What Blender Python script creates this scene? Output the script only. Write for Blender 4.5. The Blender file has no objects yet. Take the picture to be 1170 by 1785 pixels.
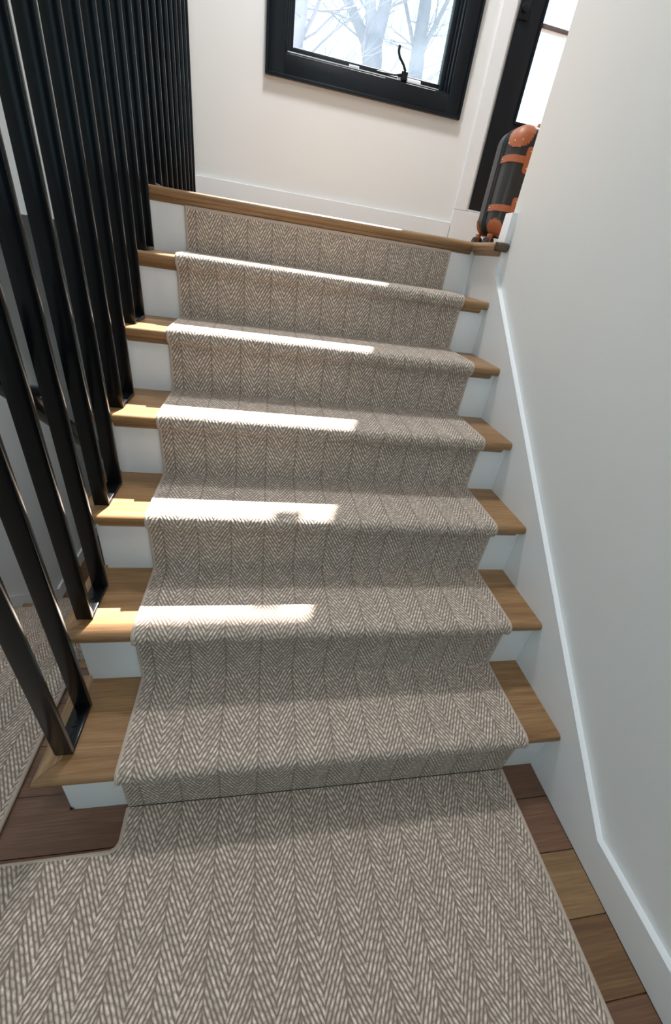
import bpy, bmesh, math, random
from mathutils import Vector, Matrix
random.seed(7)
scn = bpy.context.scene
COL = scn.collection

# ------------------------------------------------------------------ camera
F_PX = 692.575
CAM = Vector((-0.8652, -0.4766, 1.2442))
YAW, PITCH, ROLL = 0.23096, -0.56819, 0.15916
fw = Vector((math.sin(YAW)*math.cos(PITCH), math.cos(YAW)*math.cos(PITCH), math.sin(PITCH)))
rt = fw.cross(Vector((0, 0, 1))).normalized()
up = rt.cross(fw)
rt, up = (rt*math.cos(ROLL)+up*math.sin(ROLL), -rt*math.sin(ROLL)+up*math.cos(ROLL))
cd = bpy.data.cameras.new('camera')
cd.sensor_fit = 'HORIZONTAL'; cd.sensor_width = 36.0
cd.lens = 36.0*F_PX/1170.0
cd.clip_start = 0.02
cam = bpy.data.objects.new('camera', cd); COL.objects.link(cam)
cam.matrix_world = Matrix(((rt.x, up.x, -fw.x, CAM.x), (rt.y, up.y, -fw.y, CAM.y),
                           (rt.z, up.z, -fw.z, CAM.z), (0, 0, 0, 1)))
scn.camera = cam

def at(px, py, Y):                      # point of the pixel's ray on the plane y = Y
    d = fw + rt*((px-585)/F_PX) - up*((py-892.5)/F_PX)
    return CAM + d*((Y-CAM.y)/d.y)

# ------------------------------------------------------------------ world, sun, exposure
SKY = (0.60, 0.90, 1.0); SKY_STRENGTH = 1.55
SUN_STRENGTH = 36.0
w = bpy.data.worlds.new('sky'); scn.world = w; w.use_nodes = True
bg = w.node_tree.nodes['Background']
bg.inputs[0].default_value = (*SKY, 1); bg.inputs[1].default_value = SKY_STRENGTH
sd = bpy.data.lights.new('sun', 'SUN'); sd.energy = SUN_STRENGTH; sd.angle = math.radians(0.6)
sd.color = (1.0, 0.965, 0.91)
sun = bpy.data.objects.new('sun', sd); COL.objects.link(sun)
sun.rotation_euler = Vector((0.331, 1.0, 1.35)).to_track_quat('Z', 'Y').to_euler()
sun.location = (3, 8, 9)
scn.view_settings.view_transform = 'Standard'; scn.view_settings.look = 'None'
scn.view_settings.exposure = 0.0; scn.view_settings.gamma = 1.0
scn.view_settings.use_curve_mapping = False

# ------------------------------------------------------------------ dimensions
R, G, N = 0.195, 0.2327, 0.022          # riser, going, nosing overhang
TT = 0.028                              # tread thickness
XL, XS = -1.335, -1.29                  # outer end of tread, face of stair side
ZU = 7*R                                # upper floor
YT = 6*G                                # front of upper floor nosing
YB = 2.5                                # back wall
XW = -2.53                              # left wall
ZL, YL0 = -8*R, 0.465                   # lower floor, edge of landing above lower flight
ZC = 3.96                               # ceiling
YF = -1.6                               # wall behind
XR2 = 1.6
CT = 0.010                              # carpet thickness
CL, CR = -1.161, -0.110                 # carpet edges on upper flight

# ------------------------------------------------------------------ materials
def newmat(name):
    m = bpy.data.materials.new(name); m.use_nodes = True
    nt = m.node_tree
    return m, nt, nt.nodes['Principled BSDF']
def nd(nt, t, **kw):
    n = nt.nodes.new(t)
    for k, v in kw.items(): setattr(n, k, v)
    return n
def math_(nt, op, a, b=None, c=None, clamp=False):
    n = nd(nt, 'ShaderNodeMath', operation=op, use_clamp=clamp)
    for i, v in enumerate((a, b, c)):
        if v is None: continue
        if isinstance(v, (int, float)): n.inputs[i].default_value = v
        else: nt.links.new(v, n.inputs[i])
    return n.outputs[0]
def mixc(nt, f, a, b):
    n = nd(nt, 'ShaderNodeMix', data_type='RGBA')
    for i, v in ((0, f), (6, a), (7, b)):
        if isinstance(v, (int, float)): n.inputs[i].default_value = v
        elif isinstance(v, tuple): n.inputs[i].default_value = (*v, 1)
        else: nt.links.new(v, n.inputs[i])
    return n.outputs[2]

def paint(name, col, rough=0.55, bump=0.05, scale=180.0):
    m, nt, b = newmat(name)
    geo = nd(nt, 'ShaderNodeNewGeometry')
    no = nd(nt, 'ShaderNodeTexNoise'); no.inputs['Scale'].default_value = scale
    nt.links.new(geo.outputs['Position'], no.inputs['Vector'])
    big = nd(nt, 'ShaderNodeTexNoise'); big.inputs['Scale'].default_value = 1.7
    nt.links.new(geo.outputs['Position'], big.inputs['Vector'])
    c = mixc(nt, big.outputs[0], tuple(x*0.97 for x in col), tuple(min(1, x*1.03) for x in col))
    nt.links.new(c, b.inputs['Base Color'])
    b.inputs['Roughness'].default_value = rough
    bp = nd(nt, 'ShaderNodeBump'); bp.inputs['Strength'].default_value = bump; bp.inputs['Distance'].default_value = 0.002
    nt.links.new(no.outputs[0], bp.inputs['Height']); nt.links.new(bp.outputs[0], b.inputs['Normal'])
    return m

def wood(name, dark, light, axis='X', rough=0.38, seed=0.0):
    m, nt, b = newmat(name)
    geo = nd(nt, 'ShaderNodeNewGeometry')
    mp = nd(nt, 'ShaderNodeMapping')
    s = {'X': (1.6, 26, 26), 'Y': (26, 1.6, 26)}[axis]
    mp.inputs['Scale'].default_value = s; mp.inputs['Location'].default_value = (seed, seed*1.7, seed*.6)
    nt.links.new(geo.outputs['Position'], mp.inputs['Vector'])
    n1 = nd(nt, 'ShaderNodeTexNoise'); n1.inputs['Scale'].default_value = 1.0
    n1.inputs['Detail'].default_value = 6; n1.inputs['Roughness'].default_value = .62; n1.inputs['Distortion'].default_value = .9
    nt.links.new(mp.outputs[0], n1.inputs['Vector'])
    mp2 = nd(nt, 'ShaderNodeMapping')
    s2 = {'X': (9, 260, 260), 'Y': (260, 9, 260)}[axis]
    mp2.inputs['Scale'].default_value = s2
    nt.links.new(geo.outputs['Position'], mp2.inputs['Vector'])
    n2 = nd(nt, 'ShaderNodeTexNoise'); n2.inputs['Scale'].default_value = 1.0; n2.inputs['Detail'].default_value = 3
    nt.links.new(mp2.outputs[0], n2.inputs['Vector'])
    rp = nd(nt, 'ShaderNodeValToRGB')
    rp.color_ramp.elements[0].position = .33; rp.color_ramp.elements[1].position = .68
    rp.color_ramp.elements[0].color = (*dark, 1); rp.color_ramp.elements[1].color = (*light, 1)
    nt.links.new(n1.outputs[0], rp.inputs[0])
    pores = math_(nt, 'MULTIPLY_ADD', n2.outputs[0], -2.6, 1.52, clamp=True)
    pores = math_(nt, 'MULTIPLY_ADD', pores, .35, .65)
    c = nd(nt, 'ShaderNodeMix', data_type='RGBA', blend_type='MULTIPLY'); c.inputs[0].default_value = 1
    nt.links.new(rp.outputs[0], c.inputs[6]); nt.links.new(pores, c.inputs[7])
    nt.links.new(c.outputs[2], b.inputs['Base Color'])
    b.inputs['Roughness'].default_value = rough
    bp = nd(nt, 'ShaderNodeBump'); bp.inputs['Strength'].default_value = .12; bp.inputs['Distance'].default_value = 0.001
    nt.links.new(n2.outputs[0], bp.inputs['Height']); nt.links.new(bp.outputs[0], b.inputs['Normal'])
    return m

def herringbone(name, dark, light):
    m, nt, b = newmat(name)
    uv = nd(nt, 'ShaderNodeUVMap', uv_map='UVMap')
    sp = nd(nt, 'ShaderNodeSeparateXYZ'); nt.links.new(uv.outputs[0], sp.inputs[0])
    wob = nd(nt, 'ShaderNodeTexNoise'); wob.inputs['Scale'].default_value = 55
    nt.links.new(uv.outputs[0], wob.inputs['Vector'])
    U = math_(nt, 'MULTIPLY_ADD', wob.outputs[0], .0022, sp.outputs[0])
    wob2 = nd(nt, 'ShaderNodeTexNoise'); wob2.inputs['Scale'].default_value = 90
    nt.links.new(uv.outputs[0], wob2.inputs['Vector'])
    V = math_(nt, 'MULTIPLY_ADD', wob2.outputs[0], .006, sp.outputs[1])
    NT, W, P, SL = 5.0, .0468, .0168, .0168
    c = math_(nt, 'DIVIDE', U, W)
    col = math_(nt, 'FLOOR', c); fc = math_(nt, 'FRACT', c)
    par = math_(nt, 'ABSOLUTE', math_(nt, 'MODULO', col, 2.0))
    # mirrored position in the column: par ? 1-fc : fc
    mir = math_(nt, 'ADD', fc, math_(nt, 'MULTIPLY', par, math_(nt, 'MULTIPLY_ADD', fc, -2.0, 1.0)))
    # steep diagonal cords, mirrored from column to column, each broken into staggered stitches
    v2 = math_(nt, 'DIVIDE', math_(nt, 'MULTIPLY_ADD', mir, SL*NT, V), P)
    vid = math_(nt, 'FLOOR', v2); fv = math_(nt, 'FRACT', v2)
    prof = lambda x, k: math_(nt, 'SUBTRACT', 1.0, math_(nt, 'POWER', math_(nt, 'ABSOLUTE', math_(nt, 'MULTIPLY_ADD', x, 2.0, -1.0)), k))
    lid = nd(nt, 'ShaderNodeCombineXYZ'); nt.links.new(col, lid.inputs[0]); nt.links.new(vid, lid.inputs[1])
    wl = nd(nt, 'ShaderNodeTexWhiteNoise', noise_dimensions='2D'); nt.links.new(lid.outputs[0], wl.inputs['Vector'])
    bb = math_(nt, 'ADD', math_(nt, 'DIVIDE', V, .0150), math_(nt, 'MULTIPLY_ADD', vid, .38, math_(nt, 'MULTIPLY', wl.outputs[0], .6)))
    tid = math_(nt, 'FLOOR', bb); fb = math_(nt, 'FRACT', bb)
    hgt = math_(nt, 'MULTIPLY', prof(fv, 1.7), math_(nt, 'MULTIPLY_ADD', prof(fb, 2.0), .48, .52))
    cx = nd(nt, 'ShaderNodeCombineXYZ')
    nt.links.new(math_(nt, 'MULTIPLY_ADD', col, 57.0, vid), cx.inputs[0]); nt.links.new(tid, cx.inputs[1])
    wn = nd(nt, 'ShaderNodeTexWhiteNoise', noise_dimensions='2D'); nt.links.new(cx.outputs[0], wn.inputs['Vector'])
    # seam line at every second column border
    edge = math_(nt, 'LESS_THAN', mir, .045)
    hgt2 = math_(nt, 'MULTIPLY', hgt, math_(nt, 'MULTIPLY_ADD', edge, -.5, 1.0))
    shade = math_(nt, 'MULTIPLY', math_(nt, 'POWER', hgt2, 1.5), math_(nt, 'MULTIPLY_ADD', wn.outputs[0], .5, .58), clamp=True)
    fib = nd(nt, 'ShaderNodeTexNoise'); fib.inputs['Scale'].default_value = 300; fib.inputs['Detail'].default_value = 2
    nt.links.new(uv.outputs[0], fib.inputs['Vector'])
    shade = math_(nt, 'MULTIPLY', shade, math_(nt, 'MULTIPLY_ADD', fib.outputs[0], 1.1, .45), clamp=True)
    base = mixc(nt, shade, dark, light)
    nt.links.new(base, b.inputs['Base Color'])
    b.inputs['Roughness'].default_value = .95
    b.inputs['Specular IOR Level'].default_value = .12
    b.inputs['Sheen Weight'].default_value = .12; b.inputs['Sheen Roughness'].default_value = .5
    bp = nd(nt, 'ShaderNodeBump'); bp.inputs['Strength'].default_value = .8; bp.inputs['Distance'].default_value = .0025
    nt.links.new(hgt2, bp.inputs['Height']); nt.links.new(bp.outputs[0], b.inputs['Normal'])
    return m

def plain(name, col, rough=.5, metal=0.0, noise=0.06, scale=60., bump=0.0, spec=.5):
    m, nt, b = newmat(name)
    tc = nd(nt, 'ShaderNodeNewGeometry')
    no = nd(nt, 'ShaderNodeTexNoise'); no.inputs['Scale'].default_value = scale; no.inputs['Detail'].default_value = 4
    nt.links.new(tc.outputs['Position'], no.inputs['Vector'])
    nt.links.new(mixc(nt, no.outputs[0], tuple(x*(1-noise) for x in col), tuple(min(1, x*(1+noise)) for x in col)), b.inputs['Base Color'])
    b.inputs['Roughness'].default_value = rough; b.inputs['Metallic'].default_value = metal
    b.inputs['Specular IOR Level'].default_value = spec
    if bump:
        bp = nd(nt, 'ShaderNodeBump'); bp.inputs['Strength'].default_value = bump; bp.inputs['Distance'].default_value = .001
        nt.links.new(no.outputs[0], bp.inputs['Height']); nt.links.new(bp.outputs[0], b.inputs['Normal'])
    return m

def glassmat(name, haze=0.04):
    m = bpy.data.materials.new(name); m.use_nodes = True; nt = m.node_tree; nt.nodes.clear()
    out = nd(nt, 'ShaderNodeOutputMaterial'); tr = nd(nt, 'ShaderNodeBsdfTransparent')
    gl = nd(nt, 'ShaderNodeBsdfGlossy'); gl.inputs['Roughness'].default_value = .02
    tl = nd(nt, 'ShaderNodeBsdfTranslucent'); tl.inputs[0].default_value = (.72, .86, 1, 1)
    fr = nd(nt, 'ShaderNodeLayerWeight'); fr.inputs[0].default_value = .5
    no = nd(nt, 'ShaderNodeTexNoise'); no.inputs['Scale'].default_value = 6
    geo = nd(nt, 'ShaderNodeNewGeometry'); nt.links.new(geo.outputs['Position'], no.inputs['Vector'])
    m1 = nd(nt, 'ShaderNodeMixShader'); m2 = nd(nt, 'ShaderNodeMixShader')
    nt.links.new(math_(nt, 'MULTIPLY_ADD', math_(nt, 'POWER', fr.outputs['Facing'], 4.0), .5, .03), m1.inputs[0]); nt.links.new(tr.outputs[0], m1.inputs[1]); nt.links.new(gl.outputs[0], m1.inputs[2])
    nt.links.new(math_(nt, 'MULTIPLY', no.outputs[0], haze*2), m2.inputs[0])
    nt.links.new(m1.outputs[0], m2.inputs[1]); nt.links.new(tl.outputs[0], m2.inputs[2])
    nt.links.new(m2.outputs[0], out.inputs[0])
    return m

M = {}
M['wall'] = paint('white wall paint', (.80, .80, .785), .6, .10, 220)
M['ceiling'] = paint('white ceiling paint', (.82, .82, .81), .8)
M['trim'] = paint('white satin trim paint', (.84, .845, .85), .35, .04, 90)
M['riser'] = paint('white riser paint', (.80, .80, .80), .4, .12, 120)
M['oak'] = wood('oak tread', (.285, .142, .055), (.47, .268, .117), 'X', .36)
M['oaky'] = wood('oak return', (.33, .175, .072), (.52, .31, .15), 'Y', .36, 2.0)
M['oak_end'] = wood('oak end grain', (.085, .05, .03), (.14, .085, .05), 'X', .5, 5.0)
M['plank_a'] = wood('red brown plank', (.16, .075, .043), (.24, .118, .068), 'X', .33, 1.0)
M['plank_b'] = wood('brown plank', (.17, .085, .038), (.29, .155, .07), 'X', .33, 3.0)
M['plank_c'] = wood('tan plank', (.25, .14, .062), (.40, .24, .115), 'X', .33, 4.0)
M['carpet'] = herringbone('herringbone wool carpet', (.205, .158, .126), (.82, .69, .58))
M['binding'] = plain('beige binding tape', (.47, .38, .31), .9, 0, .12, 300, .3)
M['black'] = plain('black powder coated steel', (.003, .0036, .0046), .22, 0, .15, 90, 0, .3)
M['blackframe'] = plain('black window paint', (.0065, .009, .013), .36, 0, .1, 50, 0, .3)
M['blackdoor'] = plain('black door paint', (.0075, .009, .013), .40, 0, .1, 50, 0, .3)
M['glass'] = glassmat('window glass', .028)
M['alu'] = plain('bare aluminium track', (.72, .75, .78), .3, .6)
M['whiteplastic'] = plain('white plastic', (.85, .86, .86), .4)
M['case'] = plain('dark grey suitcase shell', (.030, .032, .036), .34, 0, .1, 260, .25)
M['caseback'] = plain('charcoal suitcase shell', (.070, .074, .078), .5, 0, .1, 260, .25)
M['zip'] = plain('black zip tape', (.010, .010, .012), .55, 0, .2, 400, .3)
M['leather'] = plain('tan leather', (.40, .135, .062), .45, 0, .18, 70, .25)
M['brass'] = plain('brass rivet', (.80, .62, .34), .25, 1.0)
M['rubber'] = plain('black rubber', (.02, .02, .022), .6)
M['bark'] = plain('grey bark', (.17, .17, .23), .9, 0, .3, 9, .4)
M['barkdark'] = plain('brown grey bark', (.16, .13, .15), .9, 0, .3, 9, .4)
M['soil'] = plain('winter lawn', (.16, .16, .10), .95, 0, .4, 3)
M['fill_lamp'] = None
def emis(name, col, st):
    m = bpy.data.materials.new(name); m.use_nodes = True; nt = m.node_tree; nt.nodes.clear()
    o = nd(nt, 'ShaderNodeOutputMaterial'); e = nd(nt, 'ShaderNodeEmission')
    e.inputs[0].default_value = (*col, 1); e.inputs[1].default_value = st
    nt.links.new(e.outputs[0], o.inputs[0]); return m
M['fill_lamp'] = emis('lamp diffuser', (1, .97, .93), 2.0)  # glowing face of the added fill lights
M['text'] = plain('grey print', (.25, .25, .27), .6)

# ------------------------------------------------------------------ mesh helpers
def tag(o, label=None, cat=None, group=None, kind=None):
    if label: o['label'] = label
    if cat: o['category'] = cat
    if group: o['group'] = group
    if kind: o['kind'] = kind
    return o
def wloc(o):
    v = Vector((0, 0, 0))
    while o is not None:
        v += o.location; o = o.parent
    return v
def empty(name, loc, parent=None):
    o = bpy.data.objects.new(name, None); COL.objects.link(o)
    o.empty_display_size = .05
    o.location = loc
    if parent is not None: o.parent = parent; o.location = Vector(loc)-wloc(parent)
    return o
def link(name, bm, mat, parent=None, smooth=False, origin=None):
    """bm holds world coordinates; the object is placed under parent, origin at `origin`."""
    base = wloc(parent) if parent is not None else Vector((0, 0, 0))
    org = Vector(origin) if origin is not None else base
    bmesh.ops.translate(bm, verts=bm.verts, vec=-org)
    bmesh.ops.recalc_face_normals(bm, faces=bm.faces)
    me = bpy.data.meshes.new(name); bm.to_mesh(me); bm.free()
    if mat is not None: me.materials.append(mat)
    if smooth:
        me.polygons.foreach_set('use_smooth', [True]*len(me.polygons))
        me.set_sharp_from_angle(angle=math.radians(40))
    o = bpy.data.objects.new(name, me); COL.objects.link(o)
    if parent is not None: o.parent = parent; o.location = org-base
    else: o.location = org
    return o
def box(bm, x0, x1, y0, y1, z0, z1, bev=0.0, seg=2):
    r = bmesh.ops.create_cube(bm, size=1)
    vs = r['verts']
    bmesh.ops.scale(bm, verts=vs, vec=(x1-x0, y1-y0, z1-z0))
    bmesh.ops.translate(bm, verts=vs, vec=((x0+x1)/2, (y0+y1)/2, (z0+z1)/2))
    if bev:
        es = list({e for v in vs for e in v.link_edges})
        bmesh.ops.bevel(bm, geom=es, offset=bev, segments=seg, affect='EDGES', profile=.5)
def boxo(name, b, mat, parent=None, bev=0.0, seg=2, smooth=False, origin=None):
    bm = bmesh.new(); box(bm, *b, bev=bev, seg=seg)
    return link(name, bm, mat, parent, smooth or bev > 0, origin)
def prism(bm, pts, axis, a, c):
    """extrude polygon. axis 'X': pts=(y,z); 'Y': pts=(x,z); 'Z': pts=(x,y)"""
    def mk(p, t):
        return {'X': (t, p[0], p[1]), 'Y': (p[0], t, p[1]), 'Z': (p[0], p[1], t)}[axis]
    lo = [bm.verts.new(mk(p, a)) for p in pts]; hi = [bm.verts.new(mk(p, c)) for p in pts]
    fs = [bm.faces.new(lo), bm.faces.new(hi[::-1])]
    n = len(pts)
    for i in range(n):
        fs.append(bm.faces.new((lo[i], lo[(i+1) % n], hi[(i+1) % n], hi[i])))
    return lo, hi, fs
def tube(bm, pts, rad, seg=8, cap=True):
    pts = [Vector(p) for p in pts]
    rads = rad if isinstance(rad, (list, tuple)) else [rad]*len(pts)
    prev = None; ref = Vector((0, 0, 1))
    d0 = (pts[1]-pts[0]).normalized()
    if abs(d0.dot(ref)) > .9: ref = Vector((1, 0, 0))
    for i, p in enumerate(pts):
        d = (pts[min(i+1, len(pts)-1)]-pts[max(i-1, 0)]).normalized()
        s = d.cross(ref)
        if s.length < 1e-4: s = d.cross(Vector((.3, 1, .2)))
        s.normalize(); u = s.cross(d)
        ref = u
        ring = [bm.verts.new(p+(s*math.cos(2*math.pi*k/seg)+u*math.sin(2*math.pi*k/seg))*rads[i]) for k in range(seg)]
        if prev:
            for k in range(seg): bm.faces.new((prev[k], prev[(k+1) % seg], ring[(k+1) % seg], ring[k]))
        elif cap: bm.faces.new(ring[::-1])
        prev = ring
    if cap: bm.faces.new(prev)
def struct(name, bm, mat, smooth=False, origin=None):
    return tag(link(name, bm, mat, None, smooth, origin), kind='structure')
def cyl(bm, c, r, h, axis='Z', seg=20, bev=0.0):
    rr = bmesh.ops.create_cone(bm, cap_ends=True, segments=seg, radius1=r, radius2=r, depth=h)
    vs = rr['verts']
    if axis == 'X': bmesh.ops.rotate(bm, verts=vs, matrix=Matrix.Rotation(math.pi/2, 3, 'Y'))
    if axis == 'Y': bmesh.ops.rotate(bm, verts=vs, matrix=Matrix.Rotation(math.pi/2, 3, 'X'))
    bmesh.ops.translate(bm, verts=vs, vec=c)
    if bev:
        es = [e for e in {e for v in vs for e in v.link_edges} if len(e.link_faces) == 2 and e.calc_face_angle() > 1]
        bmesh.ops.bevel(bm, geom=es, offset=bev, segments=2, affect='EDGES', profile=.5)

# ------------------------------------------------------------------ room shell
WX = (-.803, .090, 2.06, 3.60)          # window opening x0 x1 z0 z1
DX = (.365, 1.30, 1.582, 3.62)          # door opening
bm = bmesh.new()
y0, y1 = YB, YB+.14
box(bm, XW, WX[0], y0, y1, 1.2, ZC); box(bm, WX[0], WX[1], y0, y1, 1.2, WX[2]); box(bm, WX[0], WX[1], y0, y1, WX[3], ZC)
box(bm, WX[1], DX[0], y0, y1, 1.2, ZC); box(bm, DX[0], DX[1], y0, y1, 1.2, DX[2]); box(bm, DX[0], DX[1], y0, y1, DX[3], ZC)
box(bm, DX[1], XR2+.1, y0, y1, 1.2, ZC)
struct('wall_back', bm, M['wall'])
bm = bmesh.new(); box(bm, .02, .14, YF, 1.23, -.02, ZC); struct('wall_right', bm, M['wall'])
bm = bmesh.new(); box(bm, XW-.12, XW, YF, 3.9, ZL, ZC); struct('wall_left', bm, M['wall'])
FX = (-2.15, -.35, .85, 2.65)            # opening of the unseen window added behind the landing for fill light
bm = bmesh.new(); box(bm, XW-.12, FX[0], YF-.12, YF, -.2, ZC); box(bm, FX[1], .14, YF-.12, YF, -.2, ZC)
box(bm, FX[0], FX[1], YF-.12, YF, -.2, FX[2]); box(bm, FX[0], FX[1], YF-.12, YF, FX[3], ZC)
struct('wall_front', bm, M['wall'])
bm = bmesh.new(); box(bm, XW-.12, XR2+.1, 3.9, 4.02, ZL, 1.2); struct('wall_lower', bm, M['wall'])
bm = bmesh.new(); box(bm, XS-.012, XS+.1, YB, 3.9, ZL, 1.2); struct('wall_lower_right', bm, M['wall'])
bm = bmesh.new(); box(bm, XR2, XR2+.12, -.3, YB, ZU, ZC); box(bm, .14, XR2+.12, -.42, -.3, ZU, ZC); struct('wall_hall', bm, M['wall'])
bm = bmesh.new(); box(bm, XW-.12, XR2+.12, YF-.12, YB+.14, ZC, ZC+.12); struct('ceiling', bm, M['ceiling'])
bm = bmesh.new(); box(bm, XW-.12, XR2+.1, YB+.14, 4.02, 1.2, 1.32); struct('ceiling_lower', bm, M['ceiling'])
# side of the upper flight, seen from the lower one
bm = bmesh.new()
prism(bm, [(.03, -.2), (.03, .0)] + [q for i in range(1, 7) for q in (((i-1)*G+.0352, i*R-TT-.004), (i*G+.0348, i*R-TT-.004))] + [(YT+.05, ZU-.17), (YB, 1.2), (YB, ZL), (.03, ZL)], 'X', XS-.012, XS-.001)
struct('wall_stairside', bm, M['wall'])
# floors
bm = bmesh.new()
box(bm, XW, 0.02, YF, N+.01, -.20, -.018); box(bm, XW, XL+.03, N+.01, YL0-.025, -.20, -.018)
floor = struct('floor', bm, M['plank_b'])
seams = [.0590-.1255*k for k in range(14)]
mats = ['plank_a', 'plank_b', 'plank_c', 'plank_b', 'plank_a', 'plank_c', 'plank_b']
plank_rows = [(.310, .435), (.1845, .310), (.059, .1845)] + [(seams[k+1], seams[k]) for k in range(13)]
for k, (a, b_) in enumerate(plank_rows):
    x1 = XS-.0125 if a > .03 else -.001
    if b_ > .03 and a < .03:              # row that meets the first riser
        bm = bmesh.new(); prism(bm, [(XW, a+.0006), (0, a+.0006), (0, N-.001), (XS-.0125, N-.001), (XS-.0125, b_-.0006), (XW, b_-.0006)], 'Z', -.018, 0)
        link('plank', bm, M['plank_a'], floor); continue
    bm = bmesh.new(); box(bm, XW, x1, max(a, YF)+.0006, b_-.0006, -.018, 0, bev=.0012, seg=1)
    link('plank', bm, M[['plank_a', 'plank_b', 'plank_a', None, 'plank_a', 'plank_c', 'plank_b', 'plank_a'][k] if k < 8 else mats[k % 7]], floor)
bm = bmesh.new()
box(bm, XL+.01, XR2, YT+N+.0185, YB, ZU-.16, ZU-.0005); box(bm, .021, XR2, 1.25, YT+N+.0185, ZU-.16, ZU-.0005); box(bm, .14, XR2, -.3, 1.25, ZU-.16, ZU-.0005)
struct('floor_upper', bm, M['oak'])
bm = bmesh.new(); box(bm, XW, XS, 2.0, 3.9, ZL-.1, ZL); struct('floor_lower', bm, M['plank_b'])
bm = bmesh.new(); box(bm, -14, 16, 4.6, 30, -2.1, -2.0); struct('ground', bm, M['soil'])

# skirting on the right wall: one board from landing baseboard up to the upper floor
bm = bmesh.new()
sk = [(YF, 0), (YF, .105), (-.207, .105), (1.195, 1.261), (1.195, 1.457), (1.25, 1.457), (1.25, ZU-.03), (YT+N, ZU-.03), (YT+N, 0)]
lo, hi, fs = prism(bm, sk, 'X', .0, .02)
es = [e for e in bm.edges if all(v in lo for v in e.verts) and all(v.co.z > .05 for v in e.verts) and max(v.co.y for v in e.verts) < 1.26]
bmesh.ops.bevel(bm, geom=es, offset=.0025, segments=2, affect='EDGES', profile=.5)
struct('trim_1', bm, M['trim'], True)
boxo('baseboard_wall_end', (.02, .16, 1.231, 1.25, ZU, 1.457), M['trim'], bev=.002)['kind'] = 'structure'
# skirting on the left wall along the lower flight
bm = bmesh.new()
sl = R/G
yk = YL0+7*G+.207
def ltop(y): return .075-sl*(y-YL0)
ya = YL0-(.105-.075)/sl
prism(bm, [(YF, 0), (YF, .105), (ya, .105), (yk, ltop(yk)), (yk, ZL+.11), (3.9, ZL+.11), (3.9, ZL), (yk-.1, ZL), (yk-.3, ZL+.02), (YL0, -.2), (YL0, -.0)], 'X', XW, XW+.02)
struct('trim_2', bm, M['trim'])
bm = bmesh.new(); box(bm, XS-.03, .27, YB-.018, YB, ZU, 1.512, bev=.002); struct('baseboard_back', bm, M['trim'])

# ------------------------------------------------------------------ window
win = tag(empty('window_1', (-.36, YB, WX[2])), kind='structure')
OX = (-.900, .178, 1.970, 3.71)
def frame4(name, o, i, yA, yB, mat, parent, bev=.002):
    boxo(name, (o[0], i[0], yA, yB, o[2], o[3]), mat, parent, bev)
    boxo(name, (i[1], o[1], yA, yB, o[2], o[3]), mat, parent, bev)
    boxo(name, (i[0], i[1], yA, yB, o[2], i[2]), mat, parent, bev)
    boxo(name, (i[0], i[1], yA, yB, i[3], o[3]), mat, parent, bev)
frame4('casing', (OX[0]+.012, OX[1]-.012, OX[2]+.012, OX[3]-.012), WX, YB-.018, YB, M['blackframe'], win)
frame4('backband', OX, (OX[0]+.013, OX[1]-.013, OX[2]+.013, OX[3]-.013), YB-.026, YB, M['blackframe'], win)
frame4('jamb', WX, (WX[0]+.010, WX[1]-.010, WX[2]+.008, WX[3]-.008), YB-.004, YB+.14, M['blackframe'], win)
SX = (WX[0]+.010, WX[1]-.010, WX[2]+.008, WX[3]-.008)
GX = (SX[0]+.030, SX[1]-.036, SX[2]+.036, SX[3]-.04)
frame4('stop_bead', SX, (SX[0]+.012, SX[1]-.012, SX[2]+.010, SX[3]-.012), YB+.022, YB+.034, M['blackframe'], win)
frame4('sash', SX, GX, YB+.045, YB+.09, M['blackframe'], win, .004)
pane = boxo('pane', (GX[0]-.005, GX[1]+.005, YB+.064, YB+.068, GX[2]-.005, GX[3]+.005), M['glass'], win)
boxo('shadow_block', (-.136, -.052, YB+.046, YB+.0638, 3.362, 3.425), M['blackframe'], win, .003)  # unseen block, sized and placed for its notch of shadow on the treads
boxo('sunlit_edge', (WX[0]+.012, WX[1]-.06, YB-.003, YB+.006, WX[2]+.0085, WX[2]+.0125), M['alu'], win)  # pale strip stands in for the sunlit sill edge
st = boxo('sticker', (-.467, -.412, YB+.0425, YB+.0448, GX[2]-.028, GX[2]-.010), M['whiteplastic'], win)
bm = bmesh.new()
for k in range(4): box(bm, -.460+k*.011, -.453+k*.011, YB+.0420, YB+.0426, GX[2]-.022, GX[2]-.016)
link('print', bm, M['text'], st)
cr = boxo('crank_cover', (-.205, -.075, YB+.002, YB+.02, WX[2]+.010, WX[2]+.026), M['whiteplastic'], win, .003)
ch = empty('crank_handle', (-.175, YB+.0, WX[2]+.02), win)
bm = bmesh.new(); box(bm, -.19, -.155, YB-.014, YB+.004, WX[2]+.008, WX[2]+.045, bev=.006, seg=3); link('crank_hub', bm, M['blackframe'], ch, True)
bm = bmesh.new()
tube(bm, [(-.172, YB-.012, WX[2]+.042), (-.190, YB-.022, WX[2]+.062), (-.218, YB-.026, WX[2]+.085), (-.226, YB-.022, WX[2]+.105), (-.224, YB-.018, WX[2]+.125)], [.007, .006, .0062, .007, .0075], 10)
link('crank_arm', bm, M['blackframe'], ch, True)
bm = bmesh.new()
tube(bm, [(-.178, YB-.004, WX[2]+.030), (-.23, YB+.004, WX[2]+.024), (-.32, YB+.012, WX[2]+.024)], [.008, .006, .004], 8)
link('operator_arm', bm, M['blackframe'], ch, True)

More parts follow.
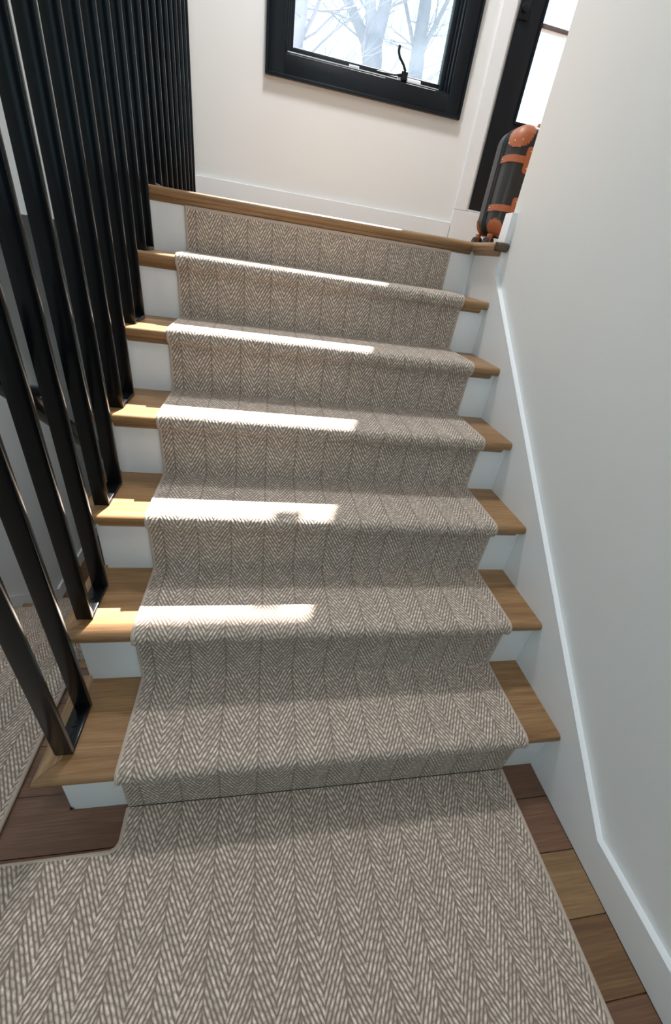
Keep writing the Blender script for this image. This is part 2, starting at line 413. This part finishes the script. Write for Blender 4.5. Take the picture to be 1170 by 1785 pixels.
fill_win = tag(empty('fill_window', ((FX[0]+FX[1])/2, YF, FX[2])), kind='structure')  # unseen window, added to let frontal sky light onto the stairs
frame4('casing', (FX[0]-.09, FX[1]+.09, FX[2]-.09, FX[3]+.09), FX, YF, YF+.018, M['blackframe'], fill_win)
frame4('sash', FX, (FX[0]+.05, FX[1]-.05, FX[2]+.05, FX[3]-.05), YF-.09, YF-.04, M['blackframe'], fill_win)
boxo('mullion', ((FX[0]+FX[1])/2-.03, (FX[0]+FX[1])/2+.03, YF-.09, YF-.04, FX[2]+.05, FX[3]-.05), M['blackframe'], fill_win)
boxo('pane', (FX[0]+.045, (FX[0]+FX[1])/2-.03, YF-.068, YF-.064, FX[2]+.045, FX[3]-.045), M['glass'], fill_win)
boxo('pane', ((FX[0]+FX[1])/2+.03, FX[1]-.045, YF-.068, YF-.064, FX[2]+.045, FX[3]-.045), M['glass'], fill_win)
# ------------------------------------------------------------------ door with glass beyond the landing
door = tag(empty('door_1', ((DX[0]+DX[1])/2, YB, DX[2])), kind='structure')
D = M['blackdoor']
boxo('stile', (DX[0]+.012, .515, YB+.012, YB+.055, DX[2]+.012, DX[3]-.01), D, door, .003)
boxo('stile', (1.15, DX[1]-.012, YB+.012, YB+.055, DX[2]+.012, DX[3]-.01), D, door, .003)
boxo('bottom_rail', (.515, 1.15, YB+.012, YB+.055, DX[2]+.012, 2.015), D, door, .003)
boxo('top_rail', (.515, 1.15, YB+.012, YB+.055, 3.48, DX[3]-.01), D, door, .003)
frame4('glazing_bead', (.515, 1.15, 2.015, 3.48), (.527, 1.138, 2.027, 3.468), YB+.006, YB+.03, D, door, .002)
boxo('pane', (.52, 1.145, YB+.034, YB+.040, 2.02, 3.475), M['glass'], door)
boxo('muntin', (.527, 1.138, YB+.016, YB+.05, 2.392, 2.411), plain('glare-paled muntin', (.16, .12, .11), .5), door, .002)  # muntin colour lightened for the glare around it
lk = boxo('lock_plate', (.375, .435, YB+.004, YB+.012, 2.395, 2.47), M['blackframe'], door, .003)
bm = bmesh.new(); cyl(bm, (.405, YB-.002, 2.435), .018, .02, 'Y', 20, .003); link('lock_knob', bm, M['blackframe'], lk, True)
boxo('threshold', (DX[0]+.002, DX[1]-.002, YB-.004, YB+.10, DX[2]+.0005, DX[2]+.012), M['alu'], door, .002)
bm = bmesh.new()
box(bm, .274, .352, YB-.016, YB, DX[2], ZC-.25, bev=.002); struct('trim_3', bm, M['trim'])
bm = bmesh.new(); box(bm, .274, DX[1]+.08, YB-.016, YB, ZU, DX[2]-.001, bev=.002); struct('trim_4', bm, M['trim'])
bm = bmesh.new(); box(bm, DX[1]+.002, DX[1]+.08, YB-.016, YB, DX[2], ZC-.25, bev=.002); struct('trim_5', bm, M['trim'])

# ------------------------------------------------------------------ upper flight
stair = tag(empty('staircase', ((XL)/2, YT/2, 0)), 'oak staircase with white risers climbing to the window', 'staircase')
def roundfront(bm, sel, off=.0125, seg=4):
    es = [e for e in bm.edges if sel(e)]
    bmesh.ops.bevel(bm, geom=es, offset=off, segments=seg, affect='EDGES', profile=.5)
MW = .048
for i in range(1, 7):
    yA = (i-1)*G; yBk = i*G+N; z = i*R
    bm = bmesh.new()
    prism(bm, [(XL, yA), (-.0005, yA), (-.0005, yBk), (XL+MW, yBk), (XL+MW, yA+MW)], 'Z', z-TT, z)
    roundfront(bm, lambda e: all(abs(v.co.y-yA) < 1e-5 for v in e.verts) and abs(e.verts[0].co.z-e.verts[1].co.z) < 1e-5)
    link('tread', bm, M['oak'], stair, True)
    bm = bmesh.new()
    prism(bm, [(XL, yA+.0008), (XL+MW-.0008, yA+MW+.0008), (XL+MW-.0008, yBk+.012), (XL, yBk+.012)], 'Z', z-TT, z-.0003)
    roundfront(bm, lambda e: all(abs(v.co.x-XL) < 1e-5 for v in e.verts) and abs(e.verts[0].co.z-e.verts[1].co.z) < 1e-5)
    link('return_nosing', bm, M['oaky'], stair, True)
for i in range(1, 8):
    y = (i-1)*G+N
    boxo('riser', (XS, -.0005, y, y+.018, (i-1)*R, i*R-TT), M['riser'], stair)
    bm = bmesh.new()
    prism(bm, [(y, i*R-TT), (y-.011, i*R-TT), (y-.011, i*R-TT-.004), (y-.007, i*R-TT-.010), (y-.002, i*R-TT-.014), (y, i*R-TT-.016)], 'X', XS+.004 if i > 1 else XS+.001, -.022)
    link('cove_moulding', bm, M['oak'], stair)
# upper floor nosing, mitred into a short return by the end of the wall
bm = bmesh.new()
prism(bm, [(XL, YT), (-.030, YT), (.055, YT+.085), (XL, YT+.085)], 'Z', ZU-TT, ZU)
roundfront(bm, lambda e: all(abs(v.co.y-YT) < 1e-5 for v in e.verts) and abs(e.verts[0].co.z-e.verts[1].co.z) < 1e-5)
link('landing_nosing', bm, M['oak'], stair, True)
YE = 1.178
bm = bmesh.new()
prism(bm, [(-.030, YE+.028), (-.0005, YE+.028), (-.0005, 1.25), (.055, 1.25), (.055, YT+.084), (-.030, YT-.001)], 'Z', ZU-TT, ZU)
roundfront(bm, lambda e: all(abs(v.co.x+.030) < 1e-5 for v in e.verts) and abs(e.verts[0].co.z-e.verts[1].co.z) < 1e-5)
link('landing_nosing', bm, M['oaky'], stair, True)
bm = bmesh.new(); box(bm, -.030, .0195, YE, YE+.016, ZU-TT, ZU, bev=.009, seg=3); box(bm, -.030, -.0005, YE+.0165, YE+.0272, ZU-TT, ZU, bev=.003)
link('nosing_end_cap', bm, M['oak_end'], stair, True)
bm = bmesh.new(); prism(bm, [(-.0005, ZU-TT), (-.012, ZU-TT), (-.010, ZU-TT-.006), (-.004, ZU-TT-.013), (-.0005, ZU-TT-.015)], 'Y', YE+.02, YT+N)
link('cove_moulding', bm, M['oaky'], stair)

# ------------------------------------------------------------------ lower flight
low = tag(empty('staircase', ((XW+XL)/2, YL0+3.5*G, ZL)), 'oak staircase going down behind the black balusters', 'staircase')
for k in range(0, 8):
    yN = YL0+k*G; z = -k*R; yA = (YL0-.03) if k == 0 else yN-G-N
    bm = bmesh.new()
    prism(bm, [(XW+.02, yA), (XS-.0125, yA), (XS-.0125, yN), (XW+.02, yN)], 'Z', z-TT, z)
    roundfront(bm, lambda e: all(abs(v.co.y-yN) < 1e-5 for v in e.verts) and abs(e.verts[0].co.z-e.verts[1].co.z) < 1e-5)
    link('tread', bm, M['oak'], low, True)
    boxo('riser', (XW+.02, XS-.0125, yN-N-.018, yN-N, -(k+1)*R, z-TT), M['riser'], low)

# ------------------------------------------------------------------ carpets
def strip(bm, path, x0, x1, t, v0=0.0, uvl=None):
    """carpet following path [(y,z)...] between x0 and x1: pile surface, edges and back, UV in metres"""
    n = len(path); nor = []
    for i in range(n):
        a = Vector(path[max(i-1, 0)]); c = Vector(path[min(i+1, n-1)])
        d = (c-a).normalized(); nor.append(Vector((-d.y, d.x)))
    acc = [v0]
    for i in range(1, n): acc.append(acc[-1]+(Vector(path[i])-Vector(path[i-1])).length)
    top = []; bot = []
    for i in range(n):
        y, z = path[i]; q = Vector(path[i])-nor[i]*t
        top.append([bm.verts.new((x, y, z)) for x in (x0, x1)])
        bot.append([bm.verts.new((x, q.x, q.y)) for x in (x0, x1)])
    def f(vs, us):
        fc = bm.faces.new(vs)
        for l, u in zip(fc.loops, us): l[uvl].uv = u
    for i in range(n-1):
        u4 = [(x0, acc[i]), (x1, acc[i]), (x1, acc[i+1]), (x0, acc[i+1])]
        f((top[i][0], top[i][1], top[i+1][1], top[i+1][0]), u4)
        f((bot[i+1][0], bot[i+1][1], bot[i][1], bot[i][0]), [u4[3], u4[2], u4[1], u4[0]])
        f((top[i+1][0], bot[i+1][0], bot[i][0], top[i][0]), [u4[3], u4[3], u4[0], u4[0]])
        f((top[i][1], bot[i][1], bot[i+1][1], top[i+1][1]), [u4[1], u4[1], u4[2], u4[2]])
    for i, s in ((0, 1), (n-1, -1)):
        vs = (top[i][0], bot[i][0], bot[i][1], top[i][1])
        f(vs[::s], [(x0, acc[i]), (x0, acc[i]), (x1, acc[i]), (x1, acc[i])][::s])
    return nor
def nose(yn, z, sgn, n=9):
    """rounded carpet nose at front edge yn; sgn=+1 when the nose points to -y (upper flight)"""
    rad = TT/2+CT; c = (yn+sgn*TT/2, z-TT/2)
    return [(c[0]-sgn*rad*math.cos(a), c[1]+rad*math.sin(a)) for a in [math.radians(-80+170*k/(n-1)) for k in range(n)]]
path = [(N-CT, CT)]
for i in range(1, 7):
    path += [(( i-1)*G+N-CT+.001, i*R-TT-.022)]
    path += nose((i-1)*G, i*R, 1, 11)
    path += [(i*G+N-CT-.012, i*R+CT), (i*G+N-CT-.003, i*R+CT+.002), (i*G+N-CT, i*R+CT+.010)]
path += [(6*G+N-CT, ZU-TT-.018)]
runner = tag(empty('stair_runner', ((CL+CR)/2, 0, 0)), 'beige herringbone carpet runner wrapped over the treads up to the window', 'carpet')
bm = bmesh.new(); uvl = bm.loops.layers.uv.new('UVMap')
strip(bm, path, CL+.004, CR-.004, CT, 0.0, uvl)
link('pile', bm, M['carpet'], runner, True)
for x in (CL+.003, CR-.003):
    bm = bmesh.new()
    off = []
    for i in range(len(path)):
        a = Vector(path[max(i-1, 0)]); c = Vector(path[min(i+1, len(path)-1)]); d = (c-a).normalized()
        q = Vector(path[i])-Vector((-d.y, d.x))*.0045; off.append((x, q.x, q.y))
    tube(bm, off, .0058, 8); link('binding', bm, M['binding'], runner, True)
bm = bmesh.new(); tube(bm, [(CL, 6*G+N-.006, ZU-TT-.019), (CR, 6*G+N-.006, ZU-TT-.019)], .0062, 8); link('binding', bm, M['binding'], runner, True)

LPOLY = [(-.131, YF+.02), (-.112, .010), (CL, .010), (-1.160, -.058), (-1.166, -.072), (-1.180, -.079), (-1.440, -.079), (-1.440, YL0-.02), (XW+.09, YL0-.02), (XW+.09, YF+.02)]
lc = tag(empty('landing_carpet', (-.7, -.4, 0)), 'beige herringbone carpet laid flat over the landing floor, notched around the first tread', 'carpet')
bm = bmesh.new(); uvl = bm.loops.layers.uv.new('UVMap')
prism(bm, LPOLY, 'Z', 0.0004, CT)
for f in bm.faces:
    for l in f.loops: l[uvl].uv = (l.vert.co.x, l.vert.co.y)
link('pile', bm, M['carpet'], lc)
for seg_ in ([0, 1], [2, 3, 4, 5, 6, 7]):
    bm = bmesh.new(); tube(bm, [(LPOLY[k][0], LPOLY[k][1], .0062) for k in seg_], .0060, 8); link('binding', bm, M['binding'], lc, True)
bm = bmesh.new(); tube(bm, [(LPOLY[k][0], LPOLY[k][1], .0062) for k in (8, 9)], .0060, 8); link('binding', bm, M['binding'], lc, True)

path2 = [(YL0-.02, CT)]
for k in range(0, 8):
    path2 += nose(YL0+k*G, -k*R, -1, 9)[::-1]
    path2 += [(YL0+k*G-N+CT, -k*R-TT-.022), (YL0+k*G-N+CT, -(k+1)*R+CT)]
path2 = path2[:-1]+[(YL0+7*G-N+CT, ZL+.002)]
lr = tag(empty('stair_runner', (-1.9, YL0, ZL)), 'beige herringbone carpet runner going down behind the black balusters', 'carpet')
bm = bmesh.new(); uvl = bm.loops.layers.uv.new('UVMap')
strip(bm, path2, XW+.094, -1.444, CT, YL0-.02, uvl); link('pile', bm, M['carpet'], lr, True)
for x in (XW+.093, -1.443):
    bm = bmesh.new(); tube(bm, [(x, y, z-.004) for y, z in path2], .0058, 6); link('binding', bm, M['binding'], lr, True)

# ------------------------------------------------------------------ black steel balusters: loops of flat bar from tread to ceiling
BX0, BX1, BT = -1.305, -1.266, .012
names = ['first', 'second', 'third', 'fourth', 'fifth', 'sixth']
def loop(yA, yBk, z, label, group):
    o = tag(empty('baluster_loop', ((BX0+BX1)/2, (yA+yBk)/2, z)), label, 'baluster', group)
    for a in (yA, yBk-BT):
        boxo('leg', (BX0, BX1, a, a+BT, z+BT*.6, ZC-BT*.6), M['black'], o, .0022, 2)
    fp = boxo('foot_plate', (BX0, BX1, yA+.0015, yBk-.0015, z+.0002, z+BT), M['black'], o, .002, 2)
    boxo('head_plate', (BX0, BX1, yA+.0015, yBk-.0015, ZC-BT, ZC-.0002), M['black'], o, .002, 2)
    bm = bmesh.new(); cyl(bm, ((BX0+BX1)/2, (yA+yBk)/2+.004, z+BT+.0008), .0065, .003, 'Z', 14, .001)
    link('screw', bm, M['black'], fp, True)
for i in range(1, 7):
    loop(.055+(i-1)*G, .181+(i-1)*G, i*R, 'black flat steel baluster loop screwed to the %s oak tread above the landing' % names[i-1], 'black balusters on the treads')
lab = ['standing next to the top step', 'second from the top step', 'midway to the window wall', 'second from the window wall', 'standing next to the window wall']
for k in range(5):
    i = 7+k; a = .055+(i-1)*G; b_ = min(a+.126, YB-.008)
    loop(a, b_, ZU, 'black flat steel baluster loop on the upper floor, '+lab[k], 'black balusters on the upper floor')

# handrail of the lower flight, fixed to the back of the balusters
hr = tag(empty('handrail', (-1.365, 1.0, .45)), 'black handrail sloping down behind the balusters', 'handrail')
def hz(y): return .912-sl*(y-YL0)
bm = bmesh.new(); prism(bm, [(.30, hz(.30)), (2.05, hz(2.05)), (2.05, hz(2.05)-.042), (.30, hz(.30)-.042)], 'X', -1.383, -1.348)
bmesh.ops.bevel(bm, geom=list(bm.edges), offset=.003, segments=2, affect='EDGES', profile=.5)
link('rail', bm, M['black'], hr, True)
for y in (.412, .878, 1.343, 1.809):
    boxo('bracket', (-1.35, -1.3045, y-.006, y+.006, hz(y)-.034, hz(y)-.014), M['black'], hr, .001)

# ------------------------------------------------------------------ suitcase on the upper floor
SXX, SYZ, SZ0 = .203, 1.862, ZU+.066      # left side x, zip plane y, bottom of shell
SWD, SHT, SDP = .33, .406, .103
case = tag(empty('suitcase', (SXX+SWD/2, SYZ, ZU)), 'dark grey hard suitcase with tan leather corners and straps on wheels', 'suitcase')
def rring(inset, y, n=8, rad=.058):
    x0, x1, z0, z1 = SXX+inset, SXX+SWD-inset, SZ0+inset, SZ0+SHT-inset
    r = max(rad-inset, .012); pts = []
    for cx, cz, a0 in ((x1-r, z1-r, 0), (x0+r, z1-r, 90), (x0+r, z0+r, 180), (x1-r, z0+r, 270)):
        for k in range(n+1):
            a = math.radians(a0+90*k/n); pts.append((cx+r*math.cos(a), y, cz+r*math.sin(a)))
    return pts
CRV = .040
def shell_rings(sgn):
    rs = [(0, .006), (0, .03), (0, SDP-CRV)]
    rs += [(CRV*(1-math.cos(a)), SDP-CRV+CRV*math.sin(a)) for a in [math.radians(90*k/8) for k in range(1, 9)]]
    return [rring(i_, SYZ+sgn*d) for i_, d in rs]
def loft(bm, rings):
    prev = None
    for rg in rings:
        ring = [bm.verts.new(p) for p in rg]
        if prev:
            for k in range(len(ring)): bm.faces.new((prev[k], prev[(k+1) % len(ring)], ring[(k+1) % len(ring)], ring[k]))
        else: bm.faces.new(ring[::-1])
        prev = ring
    bm.faces.new(prev)
for sgn, mt, nm in ((-1, 'case', 'front_shell'), (1, 'caseback', 'rear_shell')):
    bm = bmesh.new(); loft(bm, shell_rings(sgn)); link(nm, bm, M[mt], case, True)
bm = bmesh.new(); loft(bm, [rring(.004, SYZ-.0065), rring(-.003, SYZ-.0062), rring(-.003, SYZ-.002), rring(.003, SYZ-.001), rring(.003, SYZ+.001), rring(-.003, SYZ+.002), rring(-.003, SYZ+.0062), rring(.004, SYZ+.0065)])
link('zip', bm, M['zip'], case, True)
# piping along both edges of the zip
for s in (-1, 1):
    bm = bmesh.new(); rg = rring(-.001, SYZ+s*.013); tube(bm, rg+[rg[0]], .0045, 6, False); link('piping', bm, M['zip'], case, True)
def guard(cx, cz, sgn, rad):
    """leather patch that follows the shell round one corner"""
    tmp = bmesh.new(); n = 20
    rs = [(0, .018+.004*k) for k in range(13)]
    rs = [(0, d) for _, d in rs if d < SDP-CRV]+[(CRV*(1-math.cos(a)), SDP-CRV+CRV*math.sin(a)) for a in [math.radians(90*k/14) for k in range(15)]]
    for k in range(1, 16): rs.append((CRV+.005*k, SDP))
    loft_r = []
    for i_, d in rs:
        x0, x1, z0, z1 = SXX+i_, SXX+SWD-i_, SZ0+i_, SZ0+SHT-i_
        r = max(.058-i_, .012)
        loft_r.append((i_, d, x0, x1, z0, z1, r))
    grid = []
    for i_, d, x0, x1, z0, z1, r in loft_r:
        ax = x0 if cx < 0 else x1; az = z1 if cz > 0 else z0
        ccx = ax-cx*r; ccz = az-cz*r
        row = []
        for k in range(12, 0, -1): row.append((ccx-cx*.006*k, az))
        for k in range(13):
            a = math.radians(90*k/12); row.append((ccx+cx*r*math.sin(a), ccz+cz*r*math.cos(a)))
        for k in range(1, 13): row.append((ax, ccz-cz*.006*k))
        grid.append([tmp.verts.new((p[0], SYZ+sgn*d, p[1])) for p in row])
    for a, b_ in zip(grid, grid[1:]):
        for k in range(len(a)-1):
            tmp.faces.new((a[k], a[k+1], b_[k+1], b_[k]))
    cxp = (SXX if cx < 0 else SXX+SWD)-cx*.016; czp = (SZ0+SHT if cz > 0 else SZ0)-cz*.016
    cp = Vector((cxp, SYZ+sgn*(SDP-.014), czp))
    kill = [f for f in tmp.faces if (f.calc_center_median()-cp).length > rad]
    bmesh.ops.delete(tmp, geom=kill, context='FACES')
    bmesh.ops.recalc_face_normals(tmp, faces=tmp.faces)
    cen = Vector((SXX+SWD/2, SYZ, SZ0+SHT/2))
    f0 = list(tmp.faces)[0]
    if (f0.calc_center_median()-cen).dot(f0.normal) < 0: bmesh.ops.reverse_faces(tmp, faces=tmp.faces)
    tmp.normal_update()
    for v in tmp.verts: v.co += v.normal*.0006
    r_ = bmesh.ops.extrude_face_region(tmp, geom=list(tmp.faces))
    nv = [g for g in r_['geom'] if isinstance(g, bmesh.types.BMVert)]
    tmp.normal_update()
    for v in nv: v.co += v.normal*.0028
    return tmp
for cx in (-1, 1):
    for cz in (1, -1):
        for sgn in (-1, 1):
            if sgn == 1 and cz == 1: continue
            g = link('corner_guard', guard(cx, cz, sgn, .066 if cz > 0 else .046), M['leather'], case, True)
            if cx == -1 and cz == 1 and sgn == -1:
                for p in ((SXX-.003, SYZ-.050, SZ0+SHT-.066), (SXX+.004, SYZ-.086, SZ0+SHT-.062), (SXX+.032, SYZ-.104, SZ0+SHT-.056)):
                    bm = bmesh.new(); bmesh.ops.create_icosphere(bm, subdivisions=2, radius=.0035, matrix=Matrix.Translation(p))
                    link('rivet', bm, M['brass'], g, True)
def strap(sx, z):
    q = [(0, .016), (0, SDP-CRV)]+[(CRV*(1-math.cos(a)), SDP-CRV+CRV*math.sin(a)) for a in [math.radians(90*k/8) for k in range(1, 9)]]+[(.078, SDP)]
    X0 = SXX if sx < 0 else SXX+SWD
    outp = []; inn = []
    for k, (i_, d) in enumerate(q):
        a = q[max(k-1, 0)]; c = q[min(k+1, len(q)-1)]
        dx, dy = c[0]-a[0], c[1]-a[1]; L = math.hypot(dx, dy); nx, ny = -dy/L, dx/L
        outp.append((X0-sx*(i_+nx*.0038), SYZ-(d+ny*.0038))); inn.append((X0-sx*(i_+nx*.0004), SYZ-(d+ny*.0004)))
    bm = bmesh.new(); prism(bm, outp+inn[::-1], 'Z', z-.0125, z+.0125)
    s = link('strap', bm, M['leather'], case, True)
    bm = bmesh.new()
    xc = X0-sx*.084
    for k in range(1):
        pts = []
        for cxx, czz, a0 in ((xc+.006, z+.034, 0), (xc-.006, z+.034, 90), (xc-.006, z-.034, 180), (xc+.006, z-.034, 270)):
            for j in range(5):
                a = math.radians(a0+22.5*j); pts.append((cxx+.012*math.cos(a), czz+.012*math.sin(a)))
        prism(bm, pts, 'Y', SYZ-SDP-.0062, SYZ-SDP-.0005)
    link('strap_tab', bm, M['leather'], s, False)
    for p in ((xc, SYZ-SDP-.0062, z+.03), (xc, SYZ-SDP-.0062, z-.03), (X0+sx*.0036, SYZ-.027, z)):
        bm = bmesh.new(); bmesh.ops.create_icosphere(bm, subdivisions=2, radius=.0036, matrix=Matrix.Translation(p))
        link('rivet', bm, M['brass'], s, True)
for sx in (-1, 1):
    strap(sx, ZU+.352); strap(sx, ZU+.172)
for cx in (SXX+.022, SXX+SWD-.022):
    for cy in (SYZ-.066, SYZ+.066):
        wh = empty('wheel', (cx, cy, ZU), case)
        bm = bmesh.new(); cyl(bm, (cx, cy, ZU+.061), .014, .018, 'Z', 16, .002); box(bm, cx-.008, cx+.008, cy-.010, cy+.006, ZU+.022, ZU+.058, bev=.003); link('caster_mount', bm, M['leather'], wh, True)
        for s in (-1, 1):
            bm = bmesh.new(); cyl(bm, (cx+s*.0135, cy+.006, ZU+.0285), .0282, .0130, 'X', 24, .003); t_ = link('tyre', bm, M['rubber'], wh, True)
            bm = bmesh.new(); cyl(bm, (cx+s*.0135, cy+.006, ZU+.0285), .012, .0150, 'X', 16, .001); link('wheel_hub', bm, M['case'], t_, True)
bm = bmesh.new()
tube(bm, [(SXX+.12, SYZ-.03, SZ0+SHT-.004), (SXX+.125, SYZ-.03, SZ0+SHT+.018), (SXX+.15, SYZ-.03, SZ0+SHT+.024), (SXX+.22, SYZ-.03, SZ0+SHT+.024), (SXX+.245, SYZ-.03, SZ0+SHT+.018), (SXX+.25, SYZ-.03, SZ0+SHT-.004)], .008, 10)
link('carry_handle', bm, M['leather'], case, True)

# ------------------------------------------------------------------ trees outside the window
def branch(bm, p, d, L, r, depth, rnd, seg=6):
    pts = [p.copy()]; rads = [r]; n = 5; q = p.copy(); dd = d.copy()
    for k in range(n):
        dd = (dd+Vector((rnd.uniform(-.16, .16), rnd.uniform(-.12, .12), rnd.uniform(-.06, .14)))).normalized()
        q = q+dd*(L/n); pts.append(q.copy()); rads.append(r*(1-.62*(k+1)/n))
    tube(bm, pts, rads, seg)
    if depth > 0:
        for k in range(2, n+1):
            for _ in range(2 if depth > 1 else 3):
                dir_ = (dd+Vector((rnd.uniform(-.95, .95), rnd.uniform(-.7, .7), rnd.uniform(-.35, .6)))).normalized()
                branch(bm, pts[k], dir_, L*rnd.uniform(.42, .65), rads[k]*rnd.uniform(.40, .6), depth-1, rnd, 5 if depth > 1 else 4)
def tree(pix, stems, Y, label, mat, seed, rb, depth=3):
    rnd = random.Random(seed)
    fork = at(*pix, Y)
    base = Vector((fork.x+.15, Y, -2.0))
    o = tag(empty('bare_tree', base), label, 'tree', None)
    bm = bmesh.new()
    tube(bm, [base, base.lerp(fork, .4)+Vector((.05, 0, 0)), base.lerp(fork, .85)+Vector((.02, 0, 0)), fork, fork+Vector((0, 0, .18)), fork+Vector((0, 0, .3))], [rb*1.45, rb*1.15, rb*1.02, rb, rb*.75, rb*.1], 14)
    for k in range(7):                      # thin shoots low on the trunk
        p_ = base.lerp(fork, rnd.uniform(.82, 1.0))
        branch(bm, p_, Vector((rnd.choice((-1, 1))*rnd.uniform(.5, 1), rnd.uniform(-.5, .5), rnd.uniform(.1, .9))).normalized(), rnd.uniform(.7, 1.5), rnd.uniform(.006, .013), 1, rnd, 4)
    link('trunk', bm, M[mat], o, True)
    for (px, py), r in stems:
        e = at(px, py, Y+rnd.uniform(-.3, .3)); d = (e-fork); L = d.length*2.6
        bm = bmesh.new(); d.normalize()
        pts = [fork-Vector((0, 0, .25)), fork+d*L*.12, fork+d*L*.38+Vector((.03, 0, 0)), fork+d*L*.7, fork+d*L]
        tube(bm, pts, [r*1.1, r, r*.9, r*.6, r*.25], 10)
        for k in range(11):
            f_ = rnd.uniform(.06, .95); p_ = fork+d*L*f_
            dr = (d*.5+Vector((rnd.uniform(-1, 1), rnd.uniform(-.8, .8), rnd.uniform(-.5, .5)))).normalized()
            branch(bm, p_, dr, rnd.uniform(.6, 1.5), rnd.uniform(.008, .02)*(1.3 if f_ > .5 else 1), depth-1, rnd, 4)
        link('limb', bm, M[mat], o, True)
    return o
tree((650, 100), [((609, 10), .085), ((644, 10), .105), ((668, 10), .115)], 9.0, 'bare tree forking into three limbs outside, at the middle of the window', 'bark', 3, .165, 2)
tree((727, 108), [((706, 10), .043), ((739, 10), .155), ((772, 14), .056)], 13.0, 'bare tree outside, seen just past the window crank', 'bark', 5, .18, 2)
tree((503, 118), [((512, 10), .14), ((480, 10), .12), ((545, 20), .02)], 6.2, 'pale thick tree outside, cut off by the window edge facing the balusters', 'bark', 9, .17, 1)

# ------------------------------------------------------------------ fill lights added on the ceiling, unseen above the frame
def fill_light(x, y, energy, label, rad=.17, col=(1, .97, .93)):
    o = tag(empty('added_ceiling_light', (x, y, ZC)), label, 'light', None)
    bm = bmesh.new(); cyl(bm, (x, y, ZC-.0155), rad+.012, .03, 'Z', 36, .004); link('rim', bm, M['whiteplastic'], o, True)
    bm = bmesh.new(); cyl(bm, (x, y, ZC-.034), rad, .008, 'Z', 36, .002); link('diffuser', bm, M['fill_lamp'], o, True)
    ld = bpy.data.lights.new('added_ceiling_lamp', 'AREA'); ld.shape = 'DISK'; ld.size = rad*2; ld.energy = energy; ld.color = col
    lo = bpy.data.objects.new('added_ceiling_lamp', ld); COL.objects.link(lo); lo.location = (x, y, ZC-.041)
fill_light(-.60, 1.75, 54, 'round white fill light added over the upper floor', .17, (.93, .96, 1.0))
fill_light(-.90, -.55, 13, 'round white fill light added over the landing', .17, (.93, .96, 1.0))
